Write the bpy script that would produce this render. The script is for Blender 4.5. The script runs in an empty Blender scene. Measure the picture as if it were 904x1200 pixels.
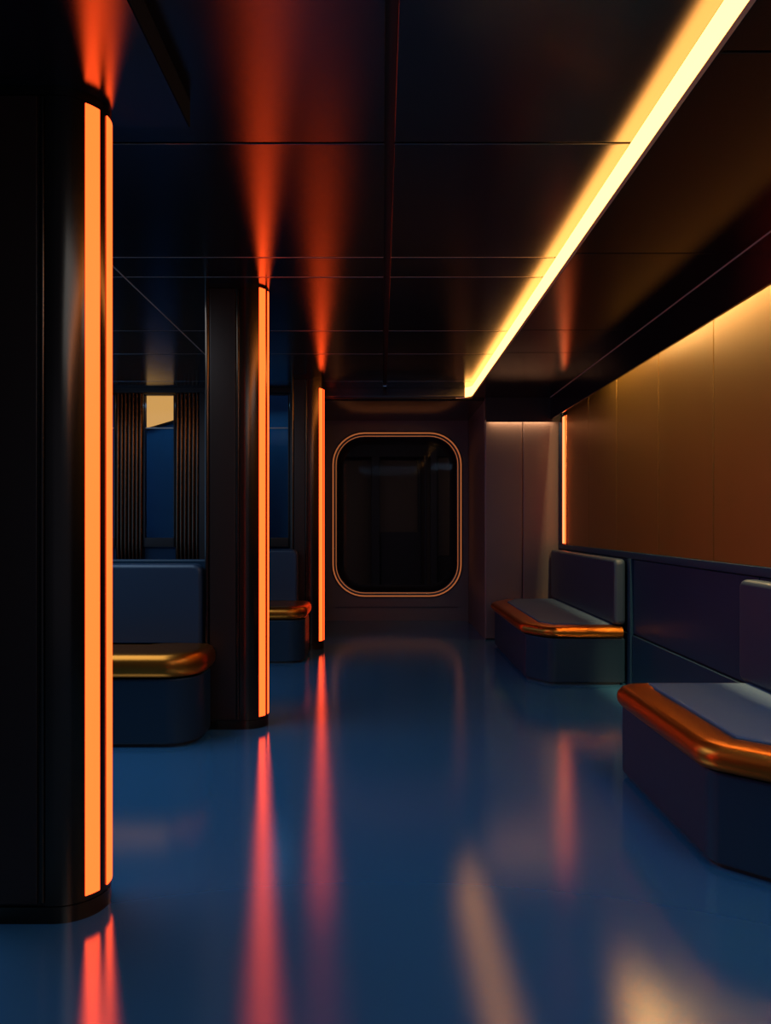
import bpy, bmesh, math
from mathutils import Vector

scene = bpy.context.scene
COL = scene.collection
PI = math.pi
CAM_H = 1.25
TRAY = 2.7125        # ceiling
SOFFIT = 2.6025      # slightly dropped soffit on the right
REAR_SOFFIT = 2.5825 # lower soffit over the portal alcove
DROP = 2.62          # ceiling drop added to place the near column's red reflection
BACK_Y = 8.278
DOOR_Y = 9.912
WALL_X = 1.9125

# ------------------------------------------------------------------ materials
def new_mat(name):
    m = bpy.data.materials.new(name)
    m.use_nodes = True
    nt = m.node_tree
    b = nt.nodes['Principled BSDF']
    return m, nt, b

def surf(name, col, rough=0.4, metal=0.0, ior=1.5, bump=0.0, bscale=40.0, rvar=0.0, cvar=0.0,
         stretch=(1, 1, 1), coat=0.0, coat_rough=0.1, aniso=0.0, spec=0.5):
    m, nt, b = new_mat(name)
    b.inputs['Base Color'].default_value = (*col, 1)
    b.inputs['Roughness'].default_value = rough
    b.inputs['Metallic'].default_value = metal
    b.inputs['IOR'].default_value = ior
    b.inputs['Specular IOR Level'].default_value = spec
    b.inputs['Coat Weight'].default_value = coat
    b.inputs['Coat Roughness'].default_value = coat_rough
    b.inputs['Anisotropic'].default_value = aniso
    if bump or rvar or cvar:
        tc = nt.nodes.new('ShaderNodeTexCoord')
        mp = nt.nodes.new('ShaderNodeMapping')
        mp.inputs['Scale'].default_value = stretch
        nz = nt.nodes.new('ShaderNodeTexNoise')
        nz.inputs['Scale'].default_value = bscale
        nz.inputs['Detail'].default_value = 4
        nt.links.new(tc.outputs['Object'], mp.inputs['Vector'])
        nt.links.new(mp.outputs['Vector'], nz.inputs['Vector'])
        if bump:
            bp = nt.nodes.new('ShaderNodeBump')
            bp.inputs['Strength'].default_value = bump
            bp.inputs['Distance'].default_value = 0.002
            nt.links.new(nz.outputs['Fac'], bp.inputs['Height'])
            nt.links.new(bp.outputs['Normal'], b.inputs['Normal'])
        if rvar:
            mr = nt.nodes.new('ShaderNodeMapRange')
            mr.inputs['To Min'].default_value = max(0.02, rough - rvar)
            mr.inputs['To Max'].default_value = rough + rvar
            nt.links.new(nz.outputs['Fac'], mr.inputs['Value'])
            nt.links.new(mr.outputs['Result'], b.inputs['Roughness'])
        if cvar:
            mx = nt.nodes.new('ShaderNodeMix')
            mx.data_type = 'RGBA'
            mx.inputs['A'].default_value = (*[c * (1 - cvar) for c in col], 1)
            mx.inputs['B'].default_value = (*[c * (1 + cvar) for c in col], 1)
            nt.links.new(nz.outputs['Fac'], mx.inputs['Factor'])
            nt.links.new(mx.outputs['Result'], b.inputs['Base Color'])
    return m

def lacquer(name, col, rough, ior, gain=1.0, tint=(1, 1, 1), diff_rough=0.0):
    """Lacquered surface: matt body under a tight-lobed reflective coat (Fresnel weighted)."""
    m, nt, b = new_mat(name)
    nt.nodes.remove(b)
    out = nt.nodes['Material Output']
    df = nt.nodes.new('ShaderNodeBsdfDiffuse')
    df.inputs['Color'].default_value = (*col, 1)
    gl = nt.nodes.new('ShaderNodeBsdfAnisotropic')
    gl.distribution = 'BECKMANN'
    gl.inputs['Color'].default_value = (*[gain * c for c in tint], 1)
    tc = nt.nodes.new('ShaderNodeTexCoord')
    nz = nt.nodes.new('ShaderNodeTexNoise')
    nz.inputs['Scale'].default_value = 1.3
    nt.links.new(tc.outputs['Object'], nz.inputs['Vector'])
    mr = nt.nodes.new('ShaderNodeMapRange')
    mr.inputs['To Min'].default_value = rough * 0.92
    mr.inputs['To Max'].default_value = rough * 1.08
    nt.links.new(nz.outputs['Fac'], mr.inputs['Value'])
    nt.links.new(mr.outputs['Result'], gl.inputs['Roughness'])
    fr = nt.nodes.new('ShaderNodeFresnel')
    fr.inputs['IOR'].default_value = ior
    mx = nt.nodes.new('ShaderNodeMixShader')
    nt.links.new(fr.outputs['Fac'], mx.inputs['Fac'])
    nt.links.new(df.outputs['BSDF'], mx.inputs[1])
    nt.links.new(gl.outputs['BSDF'], mx.inputs[2])
    nt.links.new(mx.outputs['Shader'], out.inputs['Surface'])
    return m

def glow(name, col, strength=1.0):
    m, nt, b = new_mat(name)
    b.inputs['Base Color'].default_value = (0.02, 0.02, 0.02, 1)
    b.inputs['Emission Color'].default_value = (*col, 1)
    b.inputs['Emission Strength'].default_value = strength
    return m

def pane_mat(name, tint=(0.9, 0.93, 1.0), rough=0.03):
    m, nt, b = new_mat(name)
    nt.nodes.remove(b)
    out = nt.nodes['Material Output']
    tr = nt.nodes.new('ShaderNodeBsdfTransparent')
    tr.inputs['Color'].default_value = (*tint, 1)
    gl = nt.nodes.new('ShaderNodeBsdfGlossy')
    gl.inputs['Roughness'].default_value = rough
    fr = nt.nodes.new('ShaderNodeFresnel')
    fr.inputs['IOR'].default_value = 1.08
    mx = nt.nodes.new('ShaderNodeMixShader')
    nt.links.new(fr.outputs['Fac'], mx.inputs['Fac'])
    nt.links.new(tr.outputs['BSDF'], mx.inputs[1])
    nt.links.new(gl.outputs['BSDF'], mx.inputs[2])
    nt.links.new(mx.outputs['Shader'], out.inputs['Surface'])
    return m

M = {
    'floor':   lacquer('polished_blue_floor', (0.030, 0.130, 0.272), 0.172, 3.2),
    'ceiling': lacquer('black_lacquer_ceiling', (0.004, 0.005, 0.008), 0.245, 2.6),
    'void':    surf('black_backing', (0.004, 0.004, 0.005), 0.6),
    'soffit':  lacquer('black_lacquer_soffit', (0.006, 0.005, 0.007), 0.20, 1.65),
    'matte':   surf('matte_black', (0.006, 0.008, 0.016), 0.9, spec=0.05),
    'trim':    surf('bronze_trim', (0.80, 0.58, 0.42), 0.5, metal=0.6),
    'column':  surf('dark_bronze_column', (0.10, 0.058, 0.036), 0.2, metal=1.0, rvar=0.02, bscale=2),
    'panel':   surf('dark_bronze_panel', (0.05, 0.030, 0.022), 0.34, metal=0.8),
    'orange':  glow('orange_light', (1.0, 0.068, 0.010), 4.4),
    'tubecore': glow('amber_tube_core', (1.0, 0.36, 0.12), 1.7),
    'tubeedge': glow('orange_tube_edge', (1.0, 0.07, 0.010), 4.5),
    'yellow':  glow('yellow_light', (1.0, 0.41, 0.085), 6.8),
    'ring':    glow('copper_ring_light', (1.0, 0.27, 0.075), 0.36),
    'copper':  surf('copper_bezel', (0.55, 0.26, 0.13), 0.22, metal=1.0),
    'goldwall': surf('brushed_gold_panel', (0.34, 0.18, 0.042), 0.40, metal=0.85, rvar=0.03, bscale=6, stretch=(1, 1, 0.05)),
    'goldrim': surf('satin_gold_rim', (0.54, 0.165, 0.020), 0.34, metal=1.0),
    'leather': surf('navy_leather', (0.019, 0.036, 0.066), 0.40, spec=0.35, bump=0.15, bscale=180),
    'seatpad': surf('slate_seat_pad', (0.055, 0.103, 0.19), 0.6, spec=0.2, bump=0.2, bscale=260),
    'bench':   surf('navy_bench_base', (0.005, 0.023, 0.046), 0.45, spec=0.25),
    'plinth':  surf('black_plinth', (0.006, 0.006, 0.008), 0.5),
    'navywall': surf('navy_wall_panel', (0.004, 0.025, 0.060), 0.42, spec=0.25),
    'backwall': surf('taupe_metal_wall', (0.115, 0.092, 0.090), 0.42, metal=0.35, ior=1.6),
    'bezel':   surf('gunmetal_bezel', (0.035, 0.035, 0.042), 0.3, metal=0.6),
    'flute':   surf('bronze_flutes', (0.13, 0.062, 0.034), 0.22, metal=1.0),
    'vest':    surf('vestibule_panel', (0.05, 0.038, 0.034), 0.8, spec=0.1),
    'vestdark': surf('vestibule_dark', (0.018, 0.017, 0.022), 0.8, spec=0.1),
    'bluewall': surf('blue_compartment_wall', (0.03, 0.15, 0.26), 0.5),
    'amberbox': glow('amber_lightbox', (1.0, 0.50, 0.12), 0.75),  # stands in for light on gold behind the window
    'bluewin': glow('dusk_window', (0.16, 0.45, 1.0), 1.0),  # glow of the unseen panels added as blue fill
    'glass':   pane_mat('clear_pane'),
}

# ------------------------------------------------------------------ geometry helpers
def link(name, bm, mat, parent=None, angle=35):
    me = bpy.data.meshes.new(name)
    bmesh.ops.recalc_face_normals(bm, faces=bm.faces)
    bm.to_mesh(me)
    bm.free()
    me.shade_smooth()
    me.set_sharp_from_angle(angle=math.radians(angle))
    me.materials.append(M[mat] if isinstance(mat, str) else mat)
    o = bpy.data.objects.new(name, me)
    COL.objects.link(o)
    wn = o.modifiers.new('WeightedNormal', 'WEIGHTED_NORMAL')
    wn.keep_sharp = True
    if parent is not None:
        o.parent = parent
    return o

def add_box(bm, x0, x1, y0, y1, z0, z1, bev=0.0, seg=2):
    vs = [bm.verts.new((x, y, z)) for x in (x0, x1) for y in (y0, y1) for z in (z0, z1)]
    f = [(0, 1, 3, 2), (4, 6, 7, 5), (0, 4, 5, 1), (2, 3, 7, 6), (0, 2, 6, 4), (1, 5, 7, 3)]
    fs = [bm.faces.new([vs[i] for i in q]) for q in f]
    if bev > 0:
        ed = list({e for q in fs for e in q.edges})
        bmesh.ops.bevel(bm, geom=ed, offset=bev, segments=seg, profile=0.5, affect='EDGES')

def box(name, x0, x1, y0, y1, z0, z1, mat, parent=None, bev=0.0, seg=2):
    bm = bmesh.new()
    add_box(bm, x0, x1, y0, y1, z0, z1, bev, seg)
    return link(name, bm, mat, parent)

def inset_poly(pts, d):
    """Move every edge of a counter-clockwise convex polygon inwards by d."""
    n = len(pts)
    out = []
    for i in range(n):
        p0, p1, p2 = Vector(pts[i - 1]), Vector(pts[i]), Vector(pts[(i + 1) % n])
        a, b = (p1 - p0).normalized(), (p2 - p1).normalized()
        na, nb = Vector((-a.y, a.x)), Vector((-b.y, b.x))
        k = (na + nb)
        k = k / k.length_squared * 2
        out.append(p1 + k * d)
    return out

def round_poly(pts, radii, inset=0.0, seg=7):
    """Plan outline of a convex polygon with rounded corners, inset keeps the point count."""
    q = inset_poly(pts, inset)
    n = len(q)
    out = []
    for i in range(n):
        p0, p1, p2 = q[i - 1], q[i], q[(i + 1) % n]
        r = max(0.004, radii[i] - inset)
        a, b = (p0 - p1).normalized(), (p2 - p1).normalized()
        half = a.angle(b) / 2
        t = min(r / math.tan(half), 0.49 * (p0 - p1).length, 0.49 * (p2 - p1).length)
        r = t * math.tan(half)
        c = p1 + (a + b).normalized() * (r / math.sin(half))
        s, e = p1 + a * t - c, p1 + b * t - c
        a0 = math.atan2(s.y, s.x)
        da = math.atan2(e.y, e.x) - a0
        while da > PI: da -= 2 * PI
        while da < -PI: da += 2 * PI
        for k in range(seg + 1):
            w = a0 + da * k / seg
            out.append((c.x + r * math.cos(w), c.y + r * math.sin(w)))
    return out

def loft(bm, loops, cap0=True, cap1=True):
    rows = [[bm.verts.new(p) for p in lp] for lp in loops]
    n = len(rows[0])
    for a, b in zip(rows, rows[1:]):
        for i in range(n):
            j = (i + 1) % n
            bm.faces.new((a[i], a[j], b[j], b[i]))
    if cap0: bm.faces.new(rows[0][::-1])
    if cap1: bm.faces.new(rows[-1])

def plan_loft(name, pts, radii, profile, mat, parent, cap0=True, cap1=True, seg=7):
    bm = bmesh.new()
    loft(bm, [[(x, y, z) for x, y in round_poly(pts, radii, ins, seg)] for ins, z in profile], cap0, cap1)
    return link(name, bm, mat, parent)

def rounded_slab(name, axis, d0, d1, u0, u1, v0, v1, r, mat, parent, edge=0.02, seg=6):
    """A cushion: rounded rectangle (u, v) extruded along `axis` ('x' or 'y') from d0 to d1 with soft edges."""
    pts = [(u0, v0), (u1, v0), (u1, v1), (u0, v1)]
    prof = []
    for k in range(5):
        a = k / 4 * PI / 2
        prof.append((edge * (1 - math.sin(a)), d0 + edge * (1 - math.cos(a))))
    for k in range(5):
        a = k / 4 * PI / 2
        prof.append((edge * (1 - math.cos(a)), d1 - edge * (1 - math.sin(a))))
    loops = []
    for ins, d in prof:
        lp = round_poly(pts, [r] * 4, ins, seg)
        loops.append([(d, u, v) if axis == 'x' else (u, d, v) for u, v in lp])
    bm = bmesh.new()
    loft(bm, loops)
    return link(name, bm, mat, parent)

def ring_loft(name, y_profile, rect, r, mat, parent, seg=10):
    """A rounded-rectangle ring in the XZ plane; profile of (inset, y), closed."""
    x0, x1, z0, z1 = rect
    pts = [(x0, z0), (x1, z0), (x1, z1), (x0, z1)]
    bm = bmesh.new()
    rows = []
    for ins, y in y_profile:
        rows.append([bm.verts.new((u, y, v)) for u, v in round_poly(pts, [r] * 4, ins, seg)])
    n = len(rows[0])
    m = len(rows)
    for k in range(m):
        a, b = rows[k], rows[(k + 1) % m]
        for i in range(n):
            j = (i + 1) % n
            bm.faces.new((a[i], a[j], b[j], b[i]))
    return link(name, bm, mat, parent)

def thing(name, label, cat, loc=(0, 0, 0), group=None):
    o = bpy.data.objects.new(name, None)
    COL.objects.link(o)
    o.location = loc
    o.empty_display_size = 0.2
    o['label'] = label
    o['category'] = cat
    o['kind'] = 'thing'
    if group: o['group'] = group
    return o

def struct(o, label, cat=None):
    o['kind'] = 'structure'
    o['label'] = label
    o['category'] = cat or o.name.split('_')[0].split('.')[0]
    return o

# ------------------------------------------------------------------ floor
struct(box('floor', -3.4, 2.1, -3.5, 12.6, -0.12, 0.0, 'floor'), 'polished deep blue floor reflecting the orange lights', 'floor')

# ------------------------------------------------------------------ ceiling
ceil = struct(box('ceiling', -3.4, 1.806, -3.5, BACK_Y + 0.02, TRAY + 0.03, TRAY + 0.15, 'void'),
              'black lacquered ceiling of large panels with narrow grooves', 'ceiling')
ys = [-3.5, -1.9, -0.3, 1.35, 2.951, 4.219, 4.555, 5.824, 6.614, 7.882, 8.27]
G = 0.007
STEP_X = 0.955
for i in range(len(ys) - 1):
    for xa, xb in ((-3.35, -1.535), (-1.525, 0.010), (0.046, STEP_X)):
        gx = 0.0
        box('ceiling_panel', xa, xb, ys[i] + G, ys[i + 1] - G, TRAY, TRAY + 0.028, 'ceiling', ceil, bev=0.004, seg=2)
# thin bright edge line along the left ceiling bay
box('edge_trim', -1.5335, -1.5275, -0.3, 8.27, TRAY, TRAY + 0.006, 'trim', ceil)
for y in ys[5:10]:
  for xa, xb in ((-3.3, -1.54), (-1.52, 0.008), (0.048, STEP_X - 0.01)):
    box('seam_trim', xa, xb, y - 0.0025, y + 0.0025, TRAY + 0.002, TRAY + 0.028, 'trim', ceil)  # pale strips standing in for highlights along the groove edges
# ceiling drop added over the near left bay to carry the red reflection
drop_slab = struct(box('trim_2', -3.38, -0.665, -3.5, 2.66, DROP + 0.004, TRAY + 0.02, 'matte'), 'dropped bulkhead over the near left column', 'trim')
box('underside', -3.38, -0.668, -3.5, 2.655, DROP, DROP + 0.02, 'ceiling', drop_slab)
# soffit on the right: panels with grooves
sy = [-3.5, -1.0, 0.6, 2.2, 3.84, 5.36, 6.06, BACK_Y]
FASCIA_X = 1.7985
SLOT_Z = 2.93
sof = struct(box('trim_1', STEP_X + 0.03, FASCIA_X + 0.01, -3.5, BACK_Y, SOFFIT + 0.032, TRAY + 0.03, 'void'), 'black soffit between the yellow strip and the gold wall', 'trim')
for a, b in zip(sy, sy[1:]):
    box('soffit_panel', STEP_X + 0.012, FASCIA_X - 0.004, a + 0.005, b - 0.005, SOFFIT, SOFFIT + 0.03, 'soffit', sof, bev=0.003)
box('fascia', FASCIA_X, FASCIA_X + 0.018, -3.5, BACK_Y, 2.365, SLOT_Z, 'soffit', sof, bev=0.002)
box('slot_cap', FASCIA_X, 2.1, -3.5, BACK_Y + 0.1, SLOT_Z, SLOT_Z + 0.04, 'void', sof)
box('slot_end', FASCIA_X, 2.1, BACK_Y, BACK_Y + 0.1, SOFFIT - 0.02, SLOT_Z, 'void', sof)
box('fascia_trim', FASCIA_X - 0.004, FASCIA_X + 0.001, -3.5, BACK_Y, SOFFIT - 0.004, SOFFIT + 0.002, 'trim', sof)
# back lip where the raised ceiling ends: rounded bar, then the soffit over the alcove
bm = bmesh.new()
pr = []
R = 0.05
for k in range(7):
    a = PI / 2 * k / 6
    pr.append((BACK_Y + R - R * math.cos(a), REAR_SOFFIT + R - R * math.sin(a)))
pr = [(BACK_Y, TRAY + 0.02)] + pr + [(DOOR_Y + 0.02, REAR_SOFFIT), (DOOR_Y + 0.02, TRAY + 0.02)]
loft(bm, [[(x, y, z) for y, z in pr] for x in (-0.9, 1.115)])
t3 = struct(link('trim_3', bm, 'soffit'), 'rounded black soffit over the portal alcove', 'trim')

box('back_lip', -0.9, 1.1, BACK_Y - 0.012, BACK_Y + 0.002, SOFFIT - 0.002, SOFFIT + 0.008, 'column', t3, bev=0.003)
# the cove light: vertical luminous face of the step, rounding off at its far end
t = thing('cove_light', 'long glowing yellow strip light in the ceiling step running above the right benches', 'ceiling light', (STEP_X, 3, SOFFIT))
def step_face(name, off, z0, z1, mat, thick, turn=0.6):
    bm = bmesh.new()
    path = [(STEP_X, -3.4)]
    r = 0.16
    cx, cy = STEP_X - r, BACK_Y - 0.012 - r
    for k in range(9):
        a = PI / 2 * k / 8 * turn
        path.append((cx + r * math.cos(a), cy + r * math.sin(a)))
    rows = []
    for (x, y) in path:
        dx, dy = (1, 0) if y <= cy else ((x - cx) / r, (y - cy) / r)
        rows.append([(x + dx * off - STEP_X, y + dy * off - 3, z0 - SOFFIT), (x + dx * (off + thick) - STEP_X, y + dy * (off + thick) - 3, z0 - SOFFIT),
                     (x + dx * (off + thick) - STEP_X, y + dy * (off + thick) - 3, z1 - SOFFIT), (x + dx * off - STEP_X, y + dy * off - 3, z1 - SOFFIT)])
    loft(bm, rows)
    return link(name, bm, mat, t)
step_face('diffuser', 0.0, SOFFIT + 0.006, TRAY, 'yellow', 0.006)
step_face('lip', -0.002, SOFFIT - 0.002, SOFFIT + 0.006, 'trim', 0.012, 1.0)


# ------------------------------------------------------------------ right wall
wr = struct(box('wall_right', WALL_X + 0.025, 2.1, -3.5, BACK_Y + 0.1, 0, SLOT_Z, 'void'),
            'right wall of tall brushed gold panels above navy wainscot', 'wall')
gy = [-3.4, -2.7, -1.8, -0.9, 0.0, 0.87, 1.75, 2.64, 3.53, 4.43, 5.31, 6.26, 7.11, 7.935]
for a, b in zip(gy, gy[1:]):
    box('gold_panel', WALL_X, WALL_X + 0.024, a + 0.005, b - 0.005, 1.036, SLOT_Z - 0.01, 'goldwall', wr, bev=0.0015)
box('end_panel', WALL_X - 0.004, WALL_X + 0.024, 8.125, BACK_Y + 0.05, 1.036, SOFFIT + 0.02, 'navywall', wr, bev=0.003)
box('ledge', WALL_X - 0.012, WALL_X + 0.024, -3.5, BACK_Y + 0.02, 0.985, 1.034, 'navywall', wr, bev=0.004)
for a, b in ((5.93, BACK_Y), (3.9, 5.86), (-3.5, 3.9)):
    box('wainscot_panel', WALL_X + 0.004, WALL_X + 0.024, a + 0.004, b - 0.004, 0.412, 0.978, 'navywall', wr, bev=0.006)
    box('skirting_panel', WALL_X - 0.006, WALL_X + 0.024, a + 0.004, b - 0.004, 0.0, 0.402, 'navywall', wr, bev=0.006)
box('stile', WALL_X - 0.02, WALL_X + 0.024, 5.862, 5.928, 0.0, 0.984, 'navywall', wr, bev=0.006)

t = thing('wall_light_tube', 'thin vertical orange light tube at the far end of the gold wall', 'wall light', (WALL_X, 8.03, 1.045))
box('housing', -0.006, 0.012, -0.08, 0.08, -0.008, 1.338, 'copper', t, bev=0.003)
box('glow_edge', -0.012, -0.005, -0.064, 0.064, 0.0, 1.33, 'tubeedge', t, bev=0.003)
box('glow_core', -0.018, -0.011, -0.028, 0.032, 0.002, 1.328, 'tubecore', t, bev=0.003)

# ------------------------------------------------------------------ back wall
# right part with three tall panels
wb = struct(box('wall_back', 1.112, 2.1, BACK_Y + 0.03, BACK_Y + 0.15, 0, SOFFIT + 0.03, 'void'),
            'dark taupe metal back wall beside the rounded portal', 'wall')
F136 = 1.25 / 135.9
box('light_shield', 1.112, WALL_X + 0.02, BACK_Y - 0.085, BACK_Y - 0.079, 2.338, 2.38, 'plinth', wb)  # added lip keeping the corner fill out of the floor reflection
for xa, xb, dy in ((1.112, 1.515, 0.0), (1.52, WALL_X + 0.02, 0.0)):
    box('wall_panel', xa, xb, BACK_Y + dy, BACK_Y + 0.03, 0.012, 2.365, 'backwall', wb, bev=0.012, seg=3)
box('frieze', 1.112, WALL_X + 0.02, BACK_Y - 0.085, BACK_Y + 0.03, 2.375, SOFFIT, 'plinth', wb, bev=0.004)
box('jamb', 1.112, 1.16, BACK_Y + 0.15, DOOR_Y + 0.02, 0, REAR_SOFFIT + 0.02, 'backwall', wb)
box('jamb_edge', 1.106, 1.122, BACK_Y + 0.006, BACK_Y + 0.15, 0, SOFFIT, 'backwall', wb, bev=0.004)

# door wall with the rounded portal
RX0, RX1, RZ0, RZ1, RR = -0.628, 1.013, 0.325, 2.417, 0.40
def wall_with_hole(name, x0, x1, z0, z1, y0, y1, rect, r, mat, parent, seg=10):
    bm = bmesh.new()
    hx0, hx1, hz0, hz1 = rect
    inner = round_poly([(hx0, hz0), (hx1, hz0), (hx1, hz1), (hx0, hz1)], [r] * 4, 0, seg)
    cx, cz = (hx0 + hx1) / 2, (hz0 + hz1) / 2
    corners = [(x0, z0), (x1, z0), (x1, z1), (x0, z1)]
    n1 = seg + 1
    for y in (y0, y1):
        iv = [bm.verts.new((u, y, v)) for u, v in inner]
        ov = [bm.verts.new((u, y, v)) for u, v in corners]
        for c in range(4):
            for k in range(seg):
                bm.faces.new((ov[c], iv[c * n1 + k], iv[c * n1 + k + 1]))
            d = (c + 1) % 4
            bm.faces.new((ov[c], iv[c * n1 + seg], iv[(d * n1) % len(iv)], ov[d]))
        if y == y0: keep = iv
        else:
            n = len(iv)
            for i in range(n):
                j = (i + 1) % n
                bm.faces.new((keep[i], keep[j], iv[j], iv[i]))
    return link(name, bm, mat, parent)
wd = struct(wall_with_hole('wall_portal', -0.95, 1.112, 0, REAR_SOFFIT + 0.02, DOOR_Y, DOOR_Y + 0.12, (RX0, RX1, RZ0, RZ1), RR, 'backwall', None),
            'taupe metal wall around the rounded portal at the far end', 'wall')
box('jamb', -0.95, -0.9, BACK_Y, DOOR_Y, 0, REAR_SOFFIT + 0.02, 'backwall', wd)
box('threshold', -0.6, 0.98, DOOR_Y - 0.012, DOOR_Y, 0.17, 0.18, 'bezel', wd)

door = bpy.data.objects.new('door_1', None)
COL.objects.link(door)
door.location = (0.19, DOOR_Y, 0.325)
struct(door, 'large rounded portal window with a thin glowing copper ring', 'door')
def dchild(o):
    o.parent = door
    o.matrix_parent_inverse = door.matrix_basis.inverted()
    return o
rect = (RX0, RX1, RZ0, RZ1)
dchild(ring_loft('outer_ring', [(-0.012, DOOR_Y - 0.006), (-0.012, DOOR_Y - 0.018), (0.004, DOOR_Y - 0.018), (0.004, DOOR_Y - 0.006)], rect, RR, 'ring', None))
dchild(ring_loft('bezel', [(-0.03, DOOR_Y - 0.001), (-0.03, DOOR_Y - 0.008), (0.012, DOOR_Y - 0.010), (0.030, DOOR_Y - 0.004), (0.030, DOOR_Y + 0.02), (0.0, DOOR_Y + 0.02)], rect, RR, 'bezel', None))
dchild(ring_loft('inner_ring', [(0.030, DOOR_Y - 0.008), (0.038, DOOR_Y - 0.008), (0.038, DOOR_Y + 0.004), (0.030, DOOR_Y + 0.004)], rect, RR, 'ring', None))
dchild(ring_loft('reveal', [(0.028, DOOR_Y + 0.004), (0.05, DOOR_Y + 0.01), (0.075, DOOR_Y + 0.05), (0.105, DOOR_Y + 0.12), (0.115, DOOR_Y + 0.30), (0.03, DOOR_Y + 0.30)], rect, RR, 'bezel', None))
bm = bmesh.new()
loft(bm, [[(u, y, v) for u, v in round_poly([(RX0, RZ0), (RX1, RZ0), (RX1, RZ1), (RX0, RZ1)], [RR] * 4, 0.10, 10)] for y in (DOOR_Y + 0.10, DOOR_Y + 0.112)])
dchild(link('glass', bm, 'glass', None))

# dim vestibule behind the portal
vb = struct(box('wall_vestibule', -1.6, 2.0, 12.3, 12.5, 0, REAR_SOFFIT, 'vest'), 'dark panelled vestibule wall seen through the portal', 'wall')
box('side_left', -1.6, -1.5, DOOR_Y + 0.35, 12.3, 0, REAR_SOFFIT, 'vest', vb)
box('side_right', 1.62, 1.75, DOOR_Y + 0.35, 12.3, 0, REAR_SOFFIT, 'vest', vb)
box('roof', -1.6, 1.75, DOOR_Y + 0.14, 12.4, REAR_SOFFIT, REAR_SOFFIT + 0.1, 'vestdark', vb)
box('lower_panel', -0.02, 0.62, 12.18, 12.3, 0.0, 1.12, 'vestdark', vb, bev=0.01)
for xa, xb, ya, zb in ((-0.17, -0.04, 12.0, 2.3), (0.57, 0.62, 12.2, 2.3), (0.66, 0.70, 11.9, 2.3), (0.74, 0.84, 11.7, 2.36)):
    box('post', xa, xb, ya, ya + 0.1, 0.0, zb, 'vestdark', vb, bev=0.01)
box('header', -1.5, 1.62, 12.05, 12.2, 2.3, REAR_SOFFIT, 'vestdark', vb, bev=0.01)
box('door_leaf', 0.86, 1.3, 11.9, 11.95, 0.75, 2.28, 'vest', vb, bev=0.02)
box('door_foot', 0.86, 1.3, 11.88, 11.95, 0.0, 0.74, 'vestdark', vb, bev=0.01)

# left part of the back: dark bays with fluted pilasters and narrow windows
wl = struct(box('wall_back_left', -3.4, -0.9, BACK_Y + 0.14, BACK_Y + 0.2, 0, 1.0, 'navywall'),
            'dark back wall of the left bay with fluted pilasters', 'wall')
def flutes(x0, x1):
    bm = bmesh.new()
    n = max(3, round((x1 - x0) / 0.042))
    w = (x1 - x0) / n
    for k in range(n):
        c = x0 + w * (k + 0.5)
        r = w * 0.46
        loop = [(c + r * math.cos(a), BACK_Y + 0.06 - r * 1.1 * math.sin(a)) for a in [PI * j / 10 for j in range(11)]]
        loop = loop + [(c - r, BACK_Y + 0.14), (c + r, BACK_Y + 0.14)]
        loft(bm, [[(x, y, z) for x, y in loop] for z in (0.0, TRAY - 0.045)])
    return link('fluted_pilaster', bm, 'flute', wl)
flutes(-2.89, -2.60)
flutes(-2.245, -1.985)
box('pier', -1.98, -1.30, BACK_Y + 0.02, BACK_Y + 0.14, 0, TRAY - 0.03, 'panel', wl, bev=0.01)
box('pier', -1.0, -0.9, BACK_Y + 0.02, BACK_Y + 0.14, 0, TRAY - 0.03, 'panel', wl, bev=0.01)
box('cornice', -3.4, -0.9, BACK_Y - 0.01, BACK_Y + 0.14, TRAY - 0.045, TRAY + 0.03, 'panel', wl, bev=0.004)
for i, (xa, xb) in enumerate(((-3.30, -2.90), (-2.59, -2.255), (-1.29, -1.01))):
    w = bpy.data.objects.new('window_%d' % (i + 1), None)
    COL.objects.link(w)
    w.location = (xa, BACK_Y + 0.08, 1.0)
    struct(w, ['narrow blue window beside the near column edge', 'narrow blue window with an amber light box at its top, between fluted pilasters',
               'narrow dark blue window between the second and third columns'][i], 'window')
    W, H = xb - xa, TRAY - 0.05 - 1.0
    fr = bmesh.new()
    add_box(fr, 0, 0.012, -0.02, 0.05, 0, H, 0.002)
    add_box(fr, W - 0.012, W, -0.02, 0.05, 0, H, 0.002)
    add_box(fr, 0, W, -0.02, 0.05, H - 0.012, H, 0.002)
    add_box(fr, 0, W, -0.02, 0.05, 0.0, 0.1, 0.004)
    link('window_frame', fr, 'panel', w)
    box('transom', 0.012, W - 0.012, -0.004, 0.02, H - 0.375, H - 0.362, 'trim', w, bev=0.002)
    box('pane', 0.012, W - 0.012, 0.02, 0.026, 0.1, H - 0.012, 'glass', w)
# blue compartment beyond the windows
bw = struct(box('wall_compartment', -3.6, -0.95, 9.1, 9.2, 0, TRAY + 0.3, 'bluewall'), 'blue wall seen through the narrow windows', 'wall')
t = thing('mounted_light_box', 'glowing amber light box with a slanted lower edge seen in the narrow window', 'light box', (-2.85, 9.03, 2.47))
bm = bmesh.new()
q = [(-0.12, -0.15), (0.42, 0.01), (0.42, 0.33), (-0.12, 0.33)]
loft(bm, [[(x, y, z) for x, z in q] for y in (0.0, 0.05)])
link('diffuser', bm, 'amberbox', t)  # lit gold patch put into an even emission
bm = bmesh.new()
q2 = [(-0.14, -0.175), (0.44, -0.006), (0.44, 0.34), (-0.14, 0.34)]
loft(bm, [[(x, y, z) for x, z in q2] for y in (0.012, 0.07)])
link('case', bm, 'panel', t)

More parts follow.
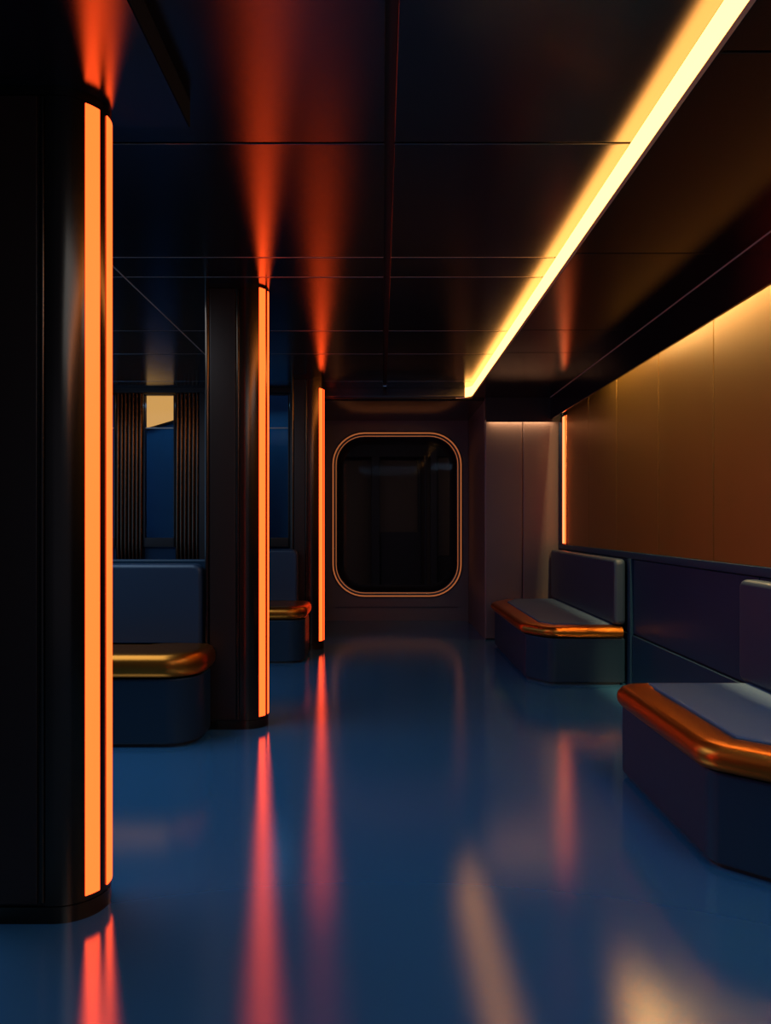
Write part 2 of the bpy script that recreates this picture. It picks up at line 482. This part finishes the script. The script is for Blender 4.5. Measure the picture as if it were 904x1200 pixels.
# ------------------------------------------------------------------ left wall with added glowing fill panels, unseen behind the columns
wleft = struct(box('wall_left', -3.5, -3.4, -3.5, BACK_Y + 1.0, 0, TRAY + 0.05, 'navywall'), 'navy side wall of the left bay with wide dusk windows', 'wall')
for i, (ya, yb) in enumerate(((3.4, 5.6), (6.0, 8.0))):
    w = bpy.data.objects.new('window_%d' % (i + 4), None)  # framed glowing panel added for blue fill, out of view
    COL.objects.link(w)
    w.location = (-3.4, ya, 0.9)
    struct(w, ['wide dusk-lit window in the left side wall behind the near column', 'wide dusk-lit window in the left side wall next to the back'][i], 'window')
    L = yb - ya
    fr = bmesh.new()
    for (a, b, c, d) in ((0, L, 0, 0.06), (0, L, 1.54, 1.6), (0, 0.06, 0, 1.6), (L - 0.06, L, 0, 1.6)):
        add_box(fr, -0.001, 0.05, a, b, c, d, 0.006)
    link('window_frame', fr, 'panel', w)
    box('pane', 0.002, 0.012, 0.06, L - 0.06, 0.06, 1.54, 'bluewin', w)

# ------------------------------------------------------------------ columns
def nose(r, th0, th1, n):
    return [(r * math.cos(th0 + (th1 - th0) * k / n), -r * math.sin(th0 + (th1 - th0) * k / n)) for k in range(n + 1)]

def light_column(cx, cy, top, s0, s1, left, label):
    t = thing('light_column', label, 'column', (cx, cy, 0), 'orange-lit columns along the left of the aisle')
    r = 0.13
    def extr(name, loop, z0, z1, mat, bev=0.0):
        bm = bmesh.new()
        loft(bm, [[(x, y, z) for x, y in loop] for z in (z0, z1)])
        return link(name, bm, mat, t)
    # stadium nose
    n_loop = nose(r, PI / 2, -PI / 2, 28)
    n_loop = n_loop + [(-0.022, r), (-0.022, -r)]
    extr('nose', n_loop, 0.055, top - 0.03, 'column')
    core = nose(r - 0.012, PI / 2, -PI / 2, 20) + [(-left + 0.015, r - 0.012), (-left + 0.015, -r + 0.012)]
    extr('core', core, 0.0, top, 'plinth')
    # flat panels front and rear
    for s, y0, y1 in ((-1, -r, -r + 0.02), (1, r - 0.02, r)):
        box('side_panel', -left + 0.03, -0.048, y0, y1, 0.06, top - 0.03, 'panel', t, bev=0.004)
        box('reed', -0.044, -0.026, y0 + (0.001 if s < 0 else 0), y1 - (0 if s < 0 else 0.001), 0.06, top - 0.03, 'column', t, bev=0.006, seg=3)
    # rounded back edge
    bm = bmesh.new()
    pts = [(-left, -r - 0.004), (-left + 0.026, -r - 0.004), (-left + 0.026, r + 0.004), (-left, r + 0.004)]
    loft(bm, [[(x, y, z) for x, y in round_poly(pts, [0.012] * 4, 0, 5)] for z in (0.0, top - 0.002)])
    link('edge_trim', bm, 'column', t)
    # plinth and cap
    def cap(name, z0, z1, g, mat):
        lp = nose(r + g, PI / 2, -PI / 2, 24) + [(-left + 0.028, r + g), (-left + 0.028, -r - g)]
        extr(name, lp, z0, z1, mat)
    cap('plinth', 0.0, 0.052, 0.001, 'column')
    cap('cap', top - 0.028, top, 0.001, 'column')
    # light strips, standing proud of the nose
    for a, b in ((47, 25), (9, -27)):
        ra, rb = math.radians(a), math.radians(b)
        outer = nose(r + 0.004, ra, rb, 8)
        inner = nose(r + 0.001, rb, ra, 8)
        extr('light_strip', outer + inner, s0, s1, 'orange')
    ra, rb = math.radians(49), math.radians(-29)
    return t

light_column(-1.0305, 2.529, DROP, 0.072, 2.583, 0.24, 'nearest and largest black column with two vertical orange light strips')
light_column(-0.8426, 4.798, TRAY, 0.070, 2.698, 0.236, 'middle black column with orange light strips, beside the larger left bench')
light_column(-0.716, 7.731, TRAY, 0.085, 2.600, 0.185, 'farthest smallest black column with orange light strip, next to the portal')

# ------------------------------------------------------------------ benches
RIM = [(0.045, -0.088), (0.0, -0.088), (-0.022, -0.083), (-0.036, -0.068), (-0.041, -0.048), (-0.036, -0.028),
       (-0.020, -0.011), (0.004, -0.002), (0.045, 0.0), (0.095, -0.001), (0.118, -0.004), (0.126, -0.012), (0.126, -0.05), (0.045, -0.06)]
def seat_bench(label, group, base_pts, base_r, seat_pts, seat_r, top, back, shell=None, origin=(0, 0, 0), roll=0.088, deep=1.0):
    t = thing('bench', label, 'bench', (0, 0, 0), group)
    ox, oy = origin
    t.location = (ox, oy, 0)
    loc = lambda ps: [(x - ox, y - oy) for x, y in ps]
    bp, sp = loc(base_pts), loc(seat_pts)
    bt = top - roll
    lim = back[1] + (0.06 if back[0] == 'x' else -0.006)          # the seat stops under the backrest
    def clip(ps):
        return [(min(x, lim - ox), y) if back[0] == 'x' else (x, min(y, lim - oy)) for x, y in ps]
    plan_loft('plinth', bp, base_r, [(0.03, 0.0), (0.03, 0.03)], 'plinth', t)
    plan_loft('base', bp, base_r, [(0.022, 0.016), (0.006, 0.022), (0.0, 0.035), (0.0, bt - 0.02), (0.008, bt - 0.008), (0.03, bt - 0.006)], 'bench', t)
    bm = bmesh.new()
    rows = [[bm.verts.new((x, y, top + z * roll / 0.088)) for x, y in clip(round_poly(sp, seat_r, ins * deep if ins > 0 else ins, 8))] for ins, z in RIM]
    n = len(rows[0])
    for k in range(len(rows)):
        a, b = rows[k], rows[(k + 1) % len(rows)]
        for i in range(n):
            j = (i + 1) % n
            bm.faces.new((a[i], a[j], b[j], b[i]))
    link('gold_rim', bm, 'goldrim', t, angle=60)['label'] = 'rounded satin gold seat rim'
    if deep == 1.0:
        bm = bmesh.new()
        ymax = max(y for x, y in sp)
        pp = [(x, y + 0.095 if y > ymax - 0.01 else y) for x, y in sp]
        loft(bm, [[(x, y, z) for x, y in clip(round_poly(pp, seat_r, ins, 8))]
                  for ins, z in ((0.127, top - 0.055), (0.127, top - 0.001), (0.131, top + 0.004), (0.143, top + 0.006))])
        link('seat_pad', bm, 'seatpad', t)
    ax, d0, d1, u0, u1, v0, v1 = back
    if ax == 'x':
        rounded_slab('backrest', 'x', d0 - ox, d1 - ox, u0 - oy, u1 - oy, v0, v1, 0.045, 'leather', t, edge=0.028)
    else:
        rounded_slab('backrest', 'y', d0 - oy, d1 - oy, u0 - ox, u1 - ox, v0, v1, 0.055, 'leather', t, edge=0.028)
    if shell:
        ax, d0, d1, u0, u1, v0, v1 = shell
        rounded_slab('back_shell', 'y', d0 - oy, d1 - oy, u0 - ox, u1 - ox, v0, v1, 0.02, 'bench', t, edge=0.012)
    return t

GR = 'benches along the right wall'
seat_bench('large navy bench with thick gold rim at the near right edge', GR,
           [(1.40, 2.60), (1.885, 2.60), (1.885, 3.86), (1.19, 3.86), (1.19, 2.80)], [0.10, 0.01, 0.01, 0.07, 0.10],
           [(1.40, 2.60), (1.98, 2.60), (1.98, 3.84), (1.19, 3.84), (1.19, 2.80)], [0.12, 0.02, 0.02, 0.10, 0.12],
           0.458, ('x', 1.80, 1.896, 2.55, 3.885, 0.462, 0.972), origin=(1.55, 3.2), roll=0.10)
seat_bench('farther navy bench with gold rim in the corner by the back wall', GR,
           [(1.30, 5.95), (1.885, 5.95), (1.885, 8.15), (1.32, 8.15), (1.15, 7.85), (1.15, 6.20)], [0.10, 0.01, 0.01, 0.05, 0.08, 0.10],
           [(1.30, 5.95), (1.98, 5.95), (1.98, 8.13), (1.32, 8.13), (1.15, 7.85), (1.15, 6.20)], [0.12, 0.02, 0.02, 0.05, 0.08, 0.12],
           0.458, ('x', 1.80, 1.888, 5.94, 8.2, 0.462, 0.978), origin=(1.55, 7.0))
GL = 'benches facing the aisle between the left columns'
seat_bench('navy bench with gold rim facing us between the near and middle columns', GL,
           [(-2.6, 4.28), (-1.035, 4.28), (-1.035, 4.655), (-2.6, 4.655)], [0.05, 0.2, 0.03, 0.03],
           [(-2.6, 4.29), (-1.05, 4.29), (-1.05, 5.30), (-2.6, 5.30)], [0.05, 0.17, 0.03, 0.03],
           0.53, ('y', 4.66, 4.78, -2.6, -1.095, 0.44, 1.005), ('y', 4.782, 4.845, -2.6, -1.09, 0.0, 1.028), origin=(-1.8, 4.5), roll=0.14, deep=2.9)
seat_bench('small distant navy bench with gold rim between the middle and far columns', GL,
           [(-1.6, 6.86), (-0.70, 6.86), (-0.70, 7.385), (-1.6, 7.385)], [0.05, 0.15, 0.03, 0.03],
           [(-1.6, 6.87), (-0.72, 6.87), (-0.72, 8.20), (-1.6, 8.20)], [0.05, 0.13, 0.03, 0.03],
           0.515, ('y', 7.39, 7.50, -1.6, -0.815, 0.44, 1.005), ('y', 7.502, 7.56, -1.6, -0.84, 0.0, 1.0), origin=(-1.2, 7.1), roll=0.12, deep=3.6)

# ------------------------------------------------------------------ lamps
def area(name, loc, rot, sx, sy, watts, col):
    l = bpy.data.lights.new(name, 'AREA')
    l.shape = 'RECTANGLE'
    l.size, l.size_y = sx, sy
    l.energy = watts
    l.color = col
    o = bpy.data.objects.new(name, l)
    COL.objects.link(o)
    o.location = loc
    o.rotation_euler = rot
    return o
# wall washer hidden in the slot above the gold panels
area('wall_washer', (1.840, 3.0, 2.735), (0, math.radians(-45), 0), 0.04, 6.8, 270, (1.0, 0.68, 0.28))
# added bluish fill, out of view: near end, right bench and left bays
area('near_ceiling_lamp', (0.3, -0.9, 2.69), (0, 0, 0), 1.8, 3.6, 34, (0.42, 0.68, 1.0))
area('bench_lamp', (1.42, 2.0, 2.59), (0, 0, 0), 0.5, 2.2, 14, (0.45, 0.70, 1.0))
area('left_bay_lamp', (-2.3, 3.4, 2.69), (0, 0, 0), 1.6, 3.0, 56, (0.50, 0.74, 1.0))
# fill added to brighten the compartment and the vestibule
area('compartment_lamp', (-2.0, 8.75, 2.6), (0, 0, 0), 2.4, 0.2, 2.2, (0.2, 0.6, 1.0))
area('vestibule_lamp', (0.2, 10.3, 2.57), (math.radians(18), 0, 0), 2.4, 0.25, 13.0, (1.0, 0.7, 0.5))

area('corner_downlight', (1.5, 8.24, 2.372), (0, 0, 0), 0.7, 0.05, 4.5, (1.0, 0.52, 0.24))  # added warm fill for the corner panels, set under the frieze

w = bpy.data.worlds.new('World')
w.use_nodes = True
w.node_tree.nodes['Background'].inputs['Color'].default_value = (0.25, 0.40, 0.8, 1)
w.node_tree.nodes['Background'].inputs['Strength'].default_value = 0.16
scene.world = w

# ------------------------------------------------------------------ camera
cam = bpy.data.cameras.new('Camera')
cam.sensor_fit = 'AUTO'
cam.sensor_width = 36.0
cam.lens = 27.0
cam.shift_x = 4 / 1200
cam.shift_y = 14 / 1200
cam.clip_start = 0.05
co = bpy.data.objects.new('Camera', cam)
COL.objects.link(co)
co.location = (0, 0, CAM_H)
co.rotation_euler = (PI / 2, 0, 0)
scene.camera = co

scene.view_settings.view_transform = 'Standard'
scene.view_settings.look = 'None'
scene.view_settings.gamma = 1.0
scene.view_settings.use_curve_mapping = False
scene.view_settings.exposure = 0.0
